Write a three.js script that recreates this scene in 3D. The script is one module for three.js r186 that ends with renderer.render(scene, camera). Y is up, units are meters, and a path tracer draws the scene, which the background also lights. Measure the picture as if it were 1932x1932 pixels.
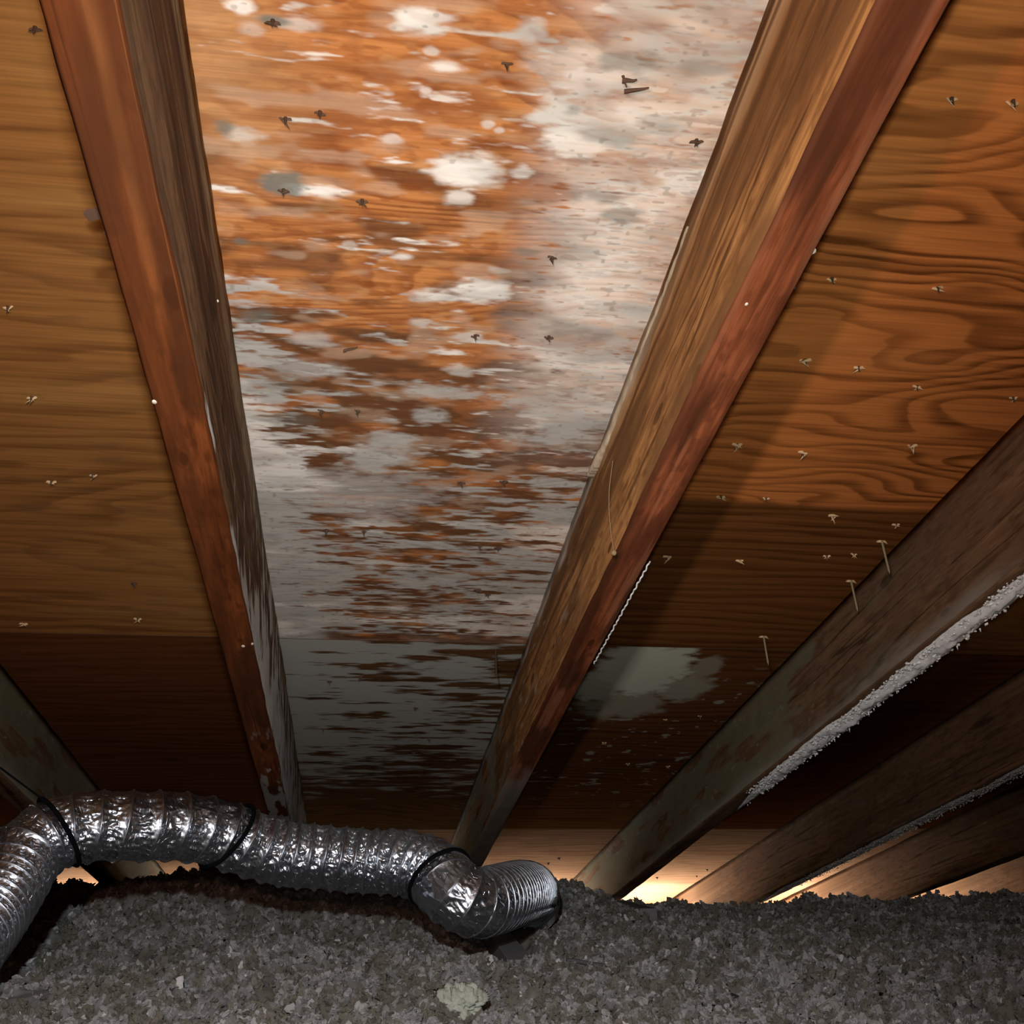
import * as THREE from 'three';
import { mergeGeometries } from 'three/addons/utils/BufferGeometryUtils.js';

// ---------------------------------------------------------------- camera, sky, lights, exposure
const scene = new THREE.Scene();
const renderer = new THREE.WebGLRenderer({ antialias: true });
renderer.toneMapping = THREE.LinearToneMapping;
renderer.toneMappingExposure = 1.0;
renderer.shadowMap.enabled = true;

const EYE = new THREE.Vector3(0, 1.15, 0);
const camera = new THREE.PerspectiveCamera(53.13, 1, 0.02, 60);
camera.position.copy(EYE);
camera.quaternion.setFromRotationMatrix(new THREE.Matrix4().set(
  0.990353, -0.039614, -0.132785, 0,
  0.012035, 0.979234, -0.202374, 0,
  0.138045, 0.198824, 0.970264, 0,
  0, 0, 0, 1));
scene.add(camera);

// daylight outside the eaves
scene.background = new THREE.Color(0.86, 0.94, 1.0);
scene.backgroundIntensity = 95;

// roof frame: x along the ridge, b square to the roof deck (up), t down the slope to the eaves
const PITCH = Math.atan(4 / 12), SN = Math.sin(PITCH), CS = Math.cos(PITCH);
const RF = (x, b, t) => new THREE.Vector3(x, EYE.y + b * CS - t * SN, EYE.z - b * SN - t * CS);
const DECK = 0.604, RBOT = 0.465, RIDGE_T = -1.6, END_T = 4.35;

const LAMP_WARM = { at: RF(-0.125, 0.086, -0.05), color: new THREE.Color(1, 0.50, 0.33), power: 0.70 };
const LAMP_LED = { at: RF(-0.045, 0.165, -0.03), aim: new THREE.Vector3(-0.07, 0.85, -1.65), color: new THREE.Color(0.93, 0.98, 1.0), power: 2.9 };
const LAMP_FILL = { at: new THREE.Vector3(-0.004, 1.178, 0.03), color: new THREE.Color(0.90, 1.0, 0.96), power: 1.75, aim: RF(0.11, 0.604, 0.47) };  // added fill beside the eye, brightens the band shadowed by the tan rafter

const warmLight = new THREE.PointLight(LAMP_WARM.color, LAMP_WARM.power, 0, 2);
warmLight.name = 'work_lamp_light';
warmLight.position.copy(LAMP_WARM.at); warmLight.castShadow = true; warmLight.shadow.radius = 0.7;
scene.add(warmLight);
const ledLight = new THREE.SpotLight(LAMP_LED.color, LAMP_LED.power, 0, THREE.MathUtils.degToRad(50), 1, 2);
ledLight.name = 'led_torch_light';
ledLight.position.copy(LAMP_LED.at); ledLight.target.position.copy(LAMP_LED.aim); ledLight.castShadow = true; ledLight.shadow.radius = 0.6;
scene.add(ledLight, ledLight.target);
const fillLight = new THREE.SpotLight(LAMP_FILL.color, LAMP_FILL.power, 0, THREE.MathUtils.degToRad(45), 1, 2);
fillLight.target.position.copy(LAMP_FILL.aim); scene.add(fillLight.target);
fillLight.name = 'added_fill_lamp_light';
fillLight.position.copy(LAMP_FILL.at); fillLight.castShadow = true; fillLight.shadow.radius = 0.5;
scene.add(fillLight);

// ---------------------------------------------------------------- helpers
function rng(seed) { let a = seed >>> 0; return () => { a = (a + 0x6D2B79F5) >>> 0; let t = a; t = Math.imul(t ^ (t >>> 15), t | 1); t ^= t + Math.imul(t ^ (t >>> 7), t | 61); return ((t ^ (t >>> 14)) >>> 0) / 4294967296; }; }
const R0 = rng(20240611);
const TAB = new Float32Array(65536); { const r = rng(77); for (let i = 0; i < 65536; i++) TAB[i] = r(); }
const hsh = (i, j) => TAB[(Math.imul(i, 7919) + Math.imul(j, 104729) + ((i * j) & 1023)) & 65535];
function vn(x, y) {                                      // value noise 0..1
  const i = Math.floor(x), j = Math.floor(y); let u = x - i, v = y - j;
  u = u * u * (3 - 2 * u); v = v * v * (3 - 2 * v);
  const a = hsh(i, j), b = hsh(i + 1, j), c = hsh(i, j + 1), d = hsh(i + 1, j + 1);
  return a + (b - a) * u + (c - a) * v + (a - b - c + d) * u * v;
}
const fb = (x, y) => vn(x, y) * 0.6 + vn(x * 2.03 + 17.3, y * 2.03 + 5.1) * 0.28 + vn(x * 4.1 + 31.7, y * 4.1 + 9.9) * 0.12;
const ss = (a, b, x) => { let t = (x - a) / (b - a); t = t < 0 ? 0 : t > 1 ? 1 : t; return t * t * (3 - 2 * t); };
const lerp = (a, b, t) => a + (b - a) * t;
const mix3 = (a, b, t) => [a[0] + (b[0] - a[0]) * t, a[1] + (b[1] - a[1]) * t, a[2] + (b[2] - a[2]) * t];
const SRGB = new Uint8Array(4097); for (let i = 0; i <= 4096; i++) { const l = i / 4096; SRGB[i] = Math.round(255 * (l <= 0.0031308 ? 12.92 * l : 1.055 * Math.pow(l, 1 / 2.4) - 0.055)); }
const q = (l) => SRGB[l <= 0 ? 0 : l >= 1 ? 4096 : (l * 4096) | 0];
function tex(W, H, fn) {                                 // fn(u, v) -> linear rgb
  const d = new Uint8Array(W * H * 4);
  for (let j = 0, k = 0; j < H; j++) for (let i = 0; i < W; i++, k += 4) { const c = fn((i + 0.5) / W, (j + 0.5) / H); d[k] = q(c[0]); d[k + 1] = q(c[1]); d[k + 2] = q(c[2]); d[k + 3] = 255; }
  const t = new THREE.DataTexture(d, W, H, THREE.RGBAFormat); t.colorSpace = THREE.SRGBColorSpace; t.magFilter = THREE.LinearFilter; t.minFilter = THREE.LinearFilter; t.needsUpdate = true; return t;
}
const mat = (c, rough = 0.85, o = {}) => new THREE.MeshStandardMaterial({ color: Array.isArray(c) ? new THREE.Color().setRGB(...c) : c, roughness: rough, ...o });
const texMat = (t, rough = 0.8, spec = 0.1) => new THREE.MeshPhysicalMaterial({ map: t, roughness: rough, specularIntensity: spec });
const taken = new Map();
function numbered(n) { const k = taken.get(n) ?? 0; taken.set(n, k + 1); return k ? n + '_' + String(k).padStart(3, '0') : n; }
function tag(o, label, category, group) { o.userData.label = label; o.userData.category = category; if (group) o.userData.group = group; return o; }
function kind(o, k, label) { o.userData.kind = k; if (label) o.userData.label = label; return o; }
function mesh(name, geo, m, parent) { const o = new THREE.Mesh(geo, m); o.name = parent === scene ? numbered(name) : name; o.castShadow = o.receiveShadow = true; parent.add(o); return o; }
function group(name, pos, parent = scene) { const g = new THREE.Group(); g.name = parent === scene ? numbered(name) : name; if (pos) g.position.copy(pos); parent.add(g); return g; }
function box(x0, x1, y0, y1, z0, z1) { return new THREE.BoxGeometry(x1 - x0, y1 - y0, z1 - z0).translate((x0 + x1) / 2, (y0 + y1) / 2, (z0 + z1) / 2); }

// ---------------------------------------------------------------- plywood textures (metres on the deck: x along the ridge, t down the slope)
const WHITE = [[0.019,0.4153,0.0186,0.0105,1.0],[-0.0961,0.4174,0.0082,0.0051,0.9],[0.0334,0.4475,0.012,0.0053,0.8],[0.0244,0.4352,0.0049,0.0039,0.6],[0.0895,0.413,0.0089,0.0083,0.85],[0.1358,0.3909,0.0135,0.005,0.8],[-0.062,0.4264,0.0135,0.0053,0.45],[-0.0908,0.4327,0.0084,0.0046,0.4],[0.0232,0.4675,0.0051,0.0038,0.7],[0.0599,0.5344,0.0256,0.0141,0.95],[0.0994,0.5302,0.0095,0.006,0.85],[0.0543,0.5601,0.0122,0.0074,0.7],[-0.0523,0.5644,0.0207,0.0063,0.95],[-0.1051,0.5182,0.0149,0.0066,0.6],[0.0688,0.49,0.0045,0.0032,0.6],[0.0781,0.4941,0.0038,0.0028,0.6],[0.0018,0.5099,0.0076,0.0038,0.5],[0.0146,0.6283,0.0086,0.0043,0.85],[0.0816,0.6611,0.0235,0.0145,0.95],[0.0415,0.6725,0.0227,0.0087,0.85],[-0.0665,0.7412,0.0208,0.0105,0.65],[0.0346,0.7093,0.0094,0.0072,0.7],[0.0763,0.7236,0.012,0.0074,0.6],[-0.0779,0.7849,0.0344,0.013,0.6],[0.0761,0.7745,0.0151,0.0081,0.7],[0.0637,0.8093,0.031,0.0112,0.75],[0.0536,0.8506,0.016,0.0111,0.85],[0.0152,0.8973,0.0231,0.0158,0.85],[0.0967,0.6355,0.0097,0.0044,0.5],[-0.0285,0.6189,0.0059,0.0036,0.4],[0.2118,0.4453,0.0221,0.0251,0.5],[0.1227,0.4302,0.0248,0.0135,0.6],[0.1439,0.4443,0.0326,0.0185,0.8],[0.1191,0.4709,0.0204,0.0175,0.95],[0.1432,0.4959,0.0327,0.0196,0.95],[0.1708,0.4789,0.038,0.0361,0.8],[0.2068,0.4167,0.0284,0.0626,0.6],[0.2153,0.5414,0.0453,0.0473,0.6],[0.1955,0.6007,0.048,0.0356,0.55],[0.1882,0.6491,0.0457,0.0359,0.75],[0.1946,0.701,0.0432,0.0361,0.6],[0.2024,0.7626,0.0458,0.0445,0.7],[0.1914,0.8429,0.0597,0.0464,0.85],[-0.0061,0.9401,0.034,0.0233,0.9],[-0.011,1.0073,0.0893,0.0468,0.6]];
const GREY = [[-0.0778,0.5609,0.0181,0.0104,1],[-0.1162,0.5148,0.0067,0.0065,0.9],[-0.0769,0.4247,0.0094,0.0034,1],[0.1589,0.4293,0.0196,0.0103,0.7],[0.1266,0.4701,0.006,0.0052,0.5],[0.1826,0.5641,0.0142,0.0071,0.6],[0.164,0.5469,0.0225,0.0074,0.6],[0.1135,0.6121,0.0113,0.0048,0.7],[-0.1112,0.713,0.0128,0.0085,0.7],[-0.1145,0.6236,0.0075,0.0041,0.7],[0.1071,0.6987,0.016,0.0085,0.5],[-0.1038,0.8078,0.0225,0.0185,0.6],[0.193,0.4741,0.019,0.0072,0.4],[0.2104,0.4285,0.0144,0.0056,0.4],[0.1576,0.4896,0.0192,0.0092,0.5],[0.1658,0.7038,0.0192,0.0087,0.4],[0.1575,0.6106,0.0175,0.0084,0.4],[-0.0921,0.8684,0.0263,0.013,0.5]];
const RIGHTPATCH = [[0.4447,1.5276,0.0771,0.1213,1.0],[0.3938,1.5983,0.0451,0.0847,0.8],[0.5373,1.6169,0.0463,0.0667,0.5],[0.4546,1.7015,0.0764,0.072,0.45],[0.5445,1.5176,0.0265,0.0464,0.4]];

// peeled-veneer figure: contour lines of a slowly wandering field; returns 0 (early wood) .. 1 (late wood line)
function figure(x, t, o) {
  const f = t * o.lines + o.amp * fb(x * o.fx + o.seed, t * o.ft + o.seed * 1.7) + 0.30 * vn(x * 13 + o.seed, t * 120) + 0.6 * vn(x * 6, t * 34 + o.seed);
  const w = f - Math.floor(f);
  const k = 0.5 + 0.5 * vn(x * 4 + 3.3, t * 11 + o.seed);
  return Math.min(1, (ss(0.30, 0.84, w) * (1 - ss(0.88, 1, w)) * 0.8 + 0.35 * ss(0.5, 0.8, vn(x * 7 + o.seed, t * 260 + 3))) * k * 1.15);
}
function blots(list, x, t, wob, soft) {
  let m = 0;
  for (const [cx, ct, rx, rt, s] of list) {
    const dx = (x - cx) / rx, dt = (t - ct) / rt; if (dx > 1.9 || dx < -1.9 || dt > 1.9 || dt < -1.9) continue;
    const d = Math.sqrt(dx * dx + dt * dt) + wob;
    const v = s * (1 - ss(1 - soft, 1 + soft, d)); if (v > m) m = v;
  }
  return m;
}
const EARLY = [0.47, 0.182, 0.058], LATE = [0.21, 0.058, 0.016];
function midB(x, t) {                                    // orange plywood between the two near rafters, overgrown with pale mildew
  const fig = figure(x, t, { lines: 62, amp: 13, fx: 3.2, ft: 9, seed: 4.2 });
  const fibre = vn(x * 26, t * 900), slow = fb(x * 7 + 2, t * 16 + 8);
  let c = mix3(EARLY, LATE, fig * 0.95);
  c = mix3(c, [0.40, 0.145, 0.05], ss(0.45, 0.75, slow) * 0.45);
  c = mix3(c, [0.22, 0.066, 0.02], ss(0.5, 0.72, fb(x * 70 + 3, t * 190 + 8)) * 0.55);
  c = mix3(c, [0.52, 0.265, 0.115], ss(0.58, 0.8, fb(x * 40 + 33, t * 120 + 18)) * 0.5);
  const tan = ss(-0.03, -0.12, x) * ss(0.62, 0.5, t) * 0.6; c = mix3(c, [0.47, 0.26, 0.12], tan);
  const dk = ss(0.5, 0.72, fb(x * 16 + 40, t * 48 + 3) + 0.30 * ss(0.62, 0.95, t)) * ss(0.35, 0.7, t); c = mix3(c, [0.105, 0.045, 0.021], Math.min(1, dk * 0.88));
  const mot = ss(0.5, 0.7, fb(x * 34 + 14, t * 70 + 9)); c = mix3(c, [0.30, 0.11, 0.04], mot * 0.55);
  const cloud = ss(0.55, 0.75, fb(x * 28 + 61, t * 66 + 33)); c = mix3(c, [0.52, 0.36, 0.25], cloud * 0.4);
  const br = 0.86 + 0.28 * fibre; c = [c[0] * br, c[1] * br, c[2] * br];
  const u = (x + 0.131) / 0.367;
  const ragg = (fb(x * 70 + 11, t * 190 + 4) - 0.5) * 2.6 + (fb(x * 26, t * 60) - 0.5) * 1.8;
  // mildew cover: blots, the strip by the left rafter, the film by the right rafter, and the wide growth lower down
  const n1 = fb(x * 19 + 7, t * 100 + 2), n2 = fb(x * 60, t * 260 + 13);
  let bias = -0.42;
  bias += 0.42 * ss(0.62, 1.0, u) * ss(1.3, 0.3, t);
  bias += 0.42 * ss(0.22, 0.02, u) * ss(0.45, 0.8, t);
  bias += 0.16 * ss(0.6, 0.8, t) + 0.34 * ss(0.82, 1.0, t) + 0.14 * ss(1.0, 1.2, t);
  const core = Math.exp(-Math.pow((u - 0.5) / 0.27, 2)) * ss(0.75, 1.0, t);
  bias -= 0.22 * core;
  let cover = ss(0.44, 0.60, (n1 * 0.58 + n2 * 0.42) + bias * 0.5) * 0.9;
  cover *= 1 - 0.9 * ss(1.402, 1.412, t + 0.018 * (fb(x * 20, t * 30) - 0.5)) * ss(0.12, 0.22, u);
  cover = Math.max(cover, blots(WHITE, x, t, ragg * 0.42, 0.42));
  const rightFilm = ss(0.58, 0.85, u) * ss(1.0, 0.7, t) * (0.45 + 0.5 * ss(0.3, 0.6, fb(x * 17 + 2, t * 44 + 71))) * ss(0.2, 0.5, n2 + 0.1); cover = Math.max(cover, rightFilm);
  cover *= 1 - 0.35 * fig * ss(0.3, 0.7, n2);
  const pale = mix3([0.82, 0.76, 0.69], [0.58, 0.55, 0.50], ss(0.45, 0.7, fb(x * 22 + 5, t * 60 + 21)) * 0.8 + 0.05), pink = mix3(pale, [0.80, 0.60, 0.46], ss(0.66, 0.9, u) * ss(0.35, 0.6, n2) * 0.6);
  const low = mix3(pink, [0.37, 0.36, 0.335], ss(0.36, 0.56, fb(x * 9 + 3, t * 22 + 5) + 0.34 * (ss(0.6, 0.9, t) - 0.7)) * 0.75);  // greyer down the slope: partly light falloff put into the mildew colour
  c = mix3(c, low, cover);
  const g = blots(GREY, x, t, ragg * 0.5, 0.55); c = mix3(c, [0.14, 0.145, 0.125], g * 0.85);
  // peppering of small dark specks in the film
  const sp = ss(0.80, 0.92, vn(x * 150, t * 330 + 50)) * cover * 0.45; c = mix3(c, [0.16, 0.13, 0.10], sp);
  return c;
}
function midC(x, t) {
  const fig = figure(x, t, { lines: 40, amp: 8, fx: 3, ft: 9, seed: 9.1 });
  let c = mix3([0.115, 0.054, 0.021], [0.055, 0.024, 0.009], fig);  // bare wood darker than the panel above, shade put into its colour
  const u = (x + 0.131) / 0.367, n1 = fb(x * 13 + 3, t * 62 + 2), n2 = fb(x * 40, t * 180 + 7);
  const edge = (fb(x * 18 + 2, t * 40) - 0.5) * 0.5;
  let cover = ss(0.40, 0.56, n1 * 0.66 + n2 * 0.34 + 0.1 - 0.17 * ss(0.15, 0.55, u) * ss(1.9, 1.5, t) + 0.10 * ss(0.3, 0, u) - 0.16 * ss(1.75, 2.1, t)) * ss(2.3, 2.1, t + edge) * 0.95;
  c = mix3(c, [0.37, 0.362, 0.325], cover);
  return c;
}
function leftB(x, t) {
  const fig = figure(x, t, { lines: 24, amp: 6, fx: 2.2, ft: 9, seed: 21.4 });
  let c = mix3([0.262, 0.112, 0.032], [0.135, 0.052, 0.015], fig * 0.8);
  c = mix3(c, [0.34, 0.165, 0.05], ss(0.5, 0.8, fb(x * 4 + 8, t * 20)) * 0.5);
  c = mix3(c, [0.15, 0.07, 0.03], ss(0.68, 0.86, fb(x * 18, t * 60 + 30)) * 0.55);
  const br = 0.84 + 0.32 * vn(x * 20, t * 800); return [c[0] * br, c[1] * br, c[2] * br];
}
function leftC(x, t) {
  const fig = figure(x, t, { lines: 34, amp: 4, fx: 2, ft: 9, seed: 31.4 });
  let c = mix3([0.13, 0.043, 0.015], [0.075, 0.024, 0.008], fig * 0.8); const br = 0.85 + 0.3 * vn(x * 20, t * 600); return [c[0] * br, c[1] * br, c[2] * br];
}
function rightB(x, t) {
  const strip = ss(0.985, 1.0, t + (vn(x * 5, 3.3) - 0.5) * 0.012);     // another veneer strip starts here
  const figA = figure(x, t, { lines: 30, amp: 10, fx: 3.4, ft: 9.5, seed: 52.7 }), figB = figure(x, t, { lines: 44, amp: 3.5, fx: 2, ft: 8, seed: 60.1 });
  let a = mix3([0.47, 0.155, 0.04], [0.14, 0.042, 0.011], figA), b = mix3([0.17, 0.064, 0.019], [0.085, 0.029, 0.008], figB);
  let c = mix3(a, b, strip);
  c = mix3(c, [0.46, 0.17, 0.05], ss(0.55, 0.8, fb(x * 6 + 4, t * 18 + 4)) * 0.35 * (1 - strip));
  const br = 0.86 + 0.28 * vn(x * 24, t * 800); return [c[0] * br, c[1] * br, c[2] * br];
}
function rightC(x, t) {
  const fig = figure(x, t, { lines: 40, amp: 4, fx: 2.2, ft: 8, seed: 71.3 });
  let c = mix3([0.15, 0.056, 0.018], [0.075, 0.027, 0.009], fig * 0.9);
  const ragg = (fb(x * 40 + 1, t * 60) - 0.5) * 1.1 + (fb(x * 110, t * 160) - 0.5) * 0.5;
  let cover = blots(RIGHTPATCH, x, t, ragg * 0.6, 0.28);
  cover = Math.max(cover, ss(0.70, 0.80, fb(x * 42 + 90, t * 60 + 6)) * ss(1.45, 1.65, t) * ss(2.5, 2.1, t) * 0.5);
  return mix3(c, [0.52, 0.53, 0.42], cover);
}
function plain(seed, e, l) { return (x, t) => { const f = figure(x, t, { lines: 38, amp: 5, fx: 2.4, ft: 9, seed }); let c = mix3(e, l, f * 0.9); c = mix3(c, l, ss(0.6, 0.85, fb(x * 14 + seed, t * 40)) * 0.4); const br = 0.85 + 0.3 * vn(x * 22, t * 500 + seed); return [c[0] * br, c[1] * br, c[2] * br]; }; }
const deckTex = (W, H, x0, x1, t0, t1, f) => texMat(tex(W, H, (u, v) => f(lerp(x0, x1, u), lerp(t0, t1, v))), 0.95, 0);

// ---------------------------------------------------------------- roof deck: rafter spots, panels
const RAFTER_X = [-1.43, -1.0, -0.575, -0.151, 0.255, 0.686, 1.112, 1.537, 1.965, 2.39, 2.82, 3.25], RW = 0.019;
const BAYS = [[-3.2, RAFTER_X[0]], ...RAFTER_X.slice(0, -1).map((x, i) => [x, RAFTER_X[i + 1]]), [RAFTER_X.at(-1), 5.2]];
const ROWS = [[RIDGE_T, 0.2115], [0.213, 1.4342], [1.4360, 2.6465], [2.648, END_T]];
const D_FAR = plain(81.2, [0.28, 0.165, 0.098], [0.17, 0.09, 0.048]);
const farMat = deckTex(512, 1024, 0, 0.43, 2.65, END_T, D_FAR);
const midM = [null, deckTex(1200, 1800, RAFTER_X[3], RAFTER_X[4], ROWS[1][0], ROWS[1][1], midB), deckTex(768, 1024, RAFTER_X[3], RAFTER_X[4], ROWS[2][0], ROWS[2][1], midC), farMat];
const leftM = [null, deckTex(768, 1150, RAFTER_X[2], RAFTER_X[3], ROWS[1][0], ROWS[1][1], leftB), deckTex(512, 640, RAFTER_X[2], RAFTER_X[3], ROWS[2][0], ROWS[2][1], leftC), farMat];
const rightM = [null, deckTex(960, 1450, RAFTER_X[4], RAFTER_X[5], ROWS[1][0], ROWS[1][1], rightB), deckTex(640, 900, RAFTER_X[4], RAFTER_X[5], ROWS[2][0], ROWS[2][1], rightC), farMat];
midM[0] = midM[1]; leftM[0] = leftM[1]; rightM[0] = rightM[1];
const plyEdge = mat([0.05, 0.026, 0.012], 0.95);
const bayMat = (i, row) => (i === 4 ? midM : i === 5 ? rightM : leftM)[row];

const ceiling = kind(group('ceiling', EYE), 'structure', 'underside of the plywood roof deck sloping down to the eaves');
ceiling.rotation.x = -PITCH;
const panels = [];
function plyPanel(row, x0, x1) {
  const [t0, t1] = ROWS[row], th = 0.0127, P = [], N = [], U = [], I = [], runs = [], mats = [plyEdge];
  const quad = (a, b, c, d, n, uv) => { const k = P.length / 3; for (const p of [a, b, c, d]) P.push(...p); for (let i = 0; i < 4; i++) N.push(...n); U.push(...uv); I.push(k, k + 1, k + 2, k, k + 2, k + 3); };
  const z0 = -t0, z1 = -t1, y0 = DECK, y1 = DECK + th, flat = [0, 0, 1, 0, 1, 1, 0, 1];
  quad([x0, y1, z0], [x1, y1, z0], [x1, y1, z1], [x0, y1, z1], [0, 1, 0], flat);
  quad([x0, y0, z0], [x1, y0, z0], [x1, y1, z0], [x0, y1, z0], [0, 0, 1], flat);
  quad([x0, y1, z1], [x1, y1, z1], [x1, y0, z1], [x0, y0, z1], [0, 0, -1], flat);
  quad([x0, y0, z1], [x0, y0, z0], [x0, y1, z0], [x0, y1, z1], [-1, 0, 0], flat);
  quad([x1, y0, z0], [x1, y0, z1], [x1, y1, z1], [x1, y1, z0], [1, 0, 0], flat);
  runs.push([0, I.length, 0]);
  BAYS.forEach(([a, b], i) => {
    const xa = Math.max(a, x0), xb = Math.min(b, x1); if (xb - xa < 1e-4) return;
    const s = I.length, ua = (xa - a) / (b - a), ub = (xb - a) / (b - a);
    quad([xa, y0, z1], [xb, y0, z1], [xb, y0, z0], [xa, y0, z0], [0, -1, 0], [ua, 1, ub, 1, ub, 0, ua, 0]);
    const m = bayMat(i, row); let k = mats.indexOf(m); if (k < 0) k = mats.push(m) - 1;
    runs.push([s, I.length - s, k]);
  });
  const g = new THREE.BufferGeometry(); g.setAttribute('position', new THREE.Float32BufferAttribute(P, 3)); g.setAttribute('normal', new THREE.Float32BufferAttribute(N, 3)); g.setAttribute('uv', new THREE.Float32BufferAttribute(U, 2)); g.setIndex(I);
  for (const r of runs) g.addGroup(...r);
  const o = mesh('plywood_panel', g, mats, ceiling); panels.push({ o, row, x0, x1 }); return o;
}
const CUTS = [[-3.2, -1.0, 1.537, 3.25, 5.2], [-3.2, -0.151, 2.39, 5.2], [-3.2, -1.43, 1.112, 3.25, 5.2], [-3.2, -0.575, 1.965, 5.2]];
CUTS.forEach((c, row) => c.slice(0, -1).forEach((x, i) => plyPanel(row, x + 0.0015, c[i + 1] - 0.0015)));
mesh('roofing_felt', box(-3.3, 5.3, DECK + 0.013, DECK + 0.022, -END_T, -RIDGE_T), mat([0.015, 0.014, 0.013], 0.95), ceiling);

// nails and splinters that came through the sheathing, as parts of their panel
const panelAt = (x, t) => panels.find((p) => x >= p.x0 - 0.01 && x <= p.x1 + 0.01 && t >= ROWS[p.row][0] - 0.01 && t <= ROWS[p.row][1] + 0.01);
const nailMat = mat([0.24, 0.19, 0.10], 0.7), rustMat = mat([0.06, 0.035, 0.02], 0.6, { metalness: 0.4 }), splDark = mat([0.07, 0.032, 0.016], 0.9), splPale = mat([0.50, 0.33, 0.17], 0.85);
function shard(x, z, len, w, lean, turn) {               // a thin torn wedge hanging from the deck
  const g = new THREE.ConeGeometry(w, len, 4, 1); g.scale(1, 1, 0.35); g.rotateX(Math.PI); g.translate(0, -len / 2 + 0.001, 0); g.rotateZ(lean); g.rotateY(turn); g.translate(x, DECK, z); return g;
}
function nailTip(x, t, k) {
  const p = panelAt(x, t); if (!p) return;
  if (k === 2) {
    const g = mergeGeometries([new THREE.CylinderGeometry(0.0015, 0.0015, 0.042, 8).translate(x, DECK - 0.021, -t), new THREE.ConeGeometry(0.0015, 0.006, 8).rotateX(Math.PI).translate(x, DECK - 0.045, -t)]);
    mesh('roofing_nail', g, x < 0.25 ? rustMat : nailMat, p.o); if (x > 0.25) mesh('splinter', mergeGeometries([shard(x + 0.003, -t, 0.008, 0.004, 0.9, 0.3), shard(x - 0.003, -t, 0.007, 0.004, -1.1, 0)]), splPale, p.o); return;
  }
  const s = (k === 1 ? 0.6 : 0.45) + R0() * 0.35, l = [];
  for (let i = 0; i < 2 + (R0() > 0.6 ? 1 : 0); i++) { const side = i === 0 ? -1 : i === 1 ? 1 : R0() - 0.5; l.push(shard(x + side * 0.004 * s, -t + (R0() - 0.5) * 0.003, (0.010 + R0() * 0.006) * s, 0.0035 * s, -side * (0.7 + R0() * 0.5), (R0() - 0.5) * 1.2)); }
  mesh('splinter', mergeGeometries(l), k === 1 ? splPale : splDark, p.o);
  mesh('nail_tip', new THREE.ConeGeometry(0.0017, 0.008, 8).rotateX(Math.PI).translate(x, DECK - 0.0035, -t), rustMat, p.o);
}
const NAILS = [
  [-0.077,0.425,0],[0.076,0.440,0],[0.222,0.487,0],[-0.073,0.500,0],[-0.049,0.492,0],[-0.078,0.566,0],[-0.019,0.570,0],[0.084,0.721,0],[0.137,0.616,0],[0.151,0.716,0],[-0.057,0.851,0],[-0.021,0.848,0],[0.095,0.975,0],[0.142,0.969,0],[-0.057,1.098,0],[-0.012,1.098,0],[0.132,1.125,0],[0.155,1.126,0],[0.142,1.249,0],[0.158,1.262,0],[-0.062,1.608,0],[-0.012,1.582,0],[-0.078,1.854,0],[0.085,1.731,0],[0.120,1.911,0],[0.095,1.997,0],[0.193,1.459,2],
  [0.392,0.432,1],[0.437,0.429,1],[0.381,0.616,1],[0.479,0.618,1],[0.401,0.726,1],[0.457,0.732,1],[0.529,0.756,1],[0.638,0.765,1],[0.460,0.882,1],[0.575,0.858,1],[0.382,0.873,1],[0.399,0.980,1],[0.454,0.981,1],[0.550,1.014,1],[0.639,1.028,1],[0.641,1.072,2],[0.650,1.186,2],[0.376,1.135,1],[0.475,1.139,1],[0.586,1.117,1],[0.620,1.110,1],[0.596,1.383,2],[0.607,1.753,1],[0.548,1.776,1],[0.463,1.917,1],[0.544,2.059,1],[0.635,2.076,1],
  [-0.227,0.447,0],[-0.332,0.853,1],[-0.304,0.992,1],[-0.351,1.009,1],[-0.308,1.261,0],[-0.323,1.374,1],[-0.482,1.402,1],[-0.318,0.722,1],
  [1.143,2.044,1],[1.15,2.236,1],[0.9,1.62,1],[0.858,2.949,0],[1.06,3.287,0],[0.936,3.308,0],[1.063,3.185,0],[0.565,3.000,0],[0.546,3.074,0]];
for (const n of NAILS) nailTip(...n);
// the big dark splinter by the grey stain, and a short one lower down
function sliver(len, w, turn, lean, x, y, t) { const g = new THREE.CylinderGeometry(w * 0.35, w, len, 5, 4), p = g.attributes.position; for (let i = 0; i < p.count; i++) p.setXYZ(i, p.getX(i) + 0.25 * w * Math.sin(p.getY(i) * 700), p.getY(i), p.getZ(i) * 0.55); g.computeVertexNormals(); return g.rotateZ(-Math.PI / 2 + lean).rotateY(turn).translate(x, y, -t); }
{ const p = panelAt(0.16, 0.4425); mesh('splinter', mergeGeometries([sliver(0.017, 0.0021, -0.35, -0.1, 0.166, DECK - 0.007, 0.4445), sliver(0.010, 0.0024, -0.35, -0.2, 0.1605, DECK - 0.0035, 0.4405), sliver(0.008, 0.002, 0.9, -0.9, 0.1575, DECK - 0.003, 0.442)]), splDark, p.o); }
{ const p = panelAt(-0.028, 0.75); mesh('splinter', sliver(0.014, 0.0016, -0.45, 0, -0.028, DECK - 0.002, 0.749), splDark, p.o); }

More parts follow.
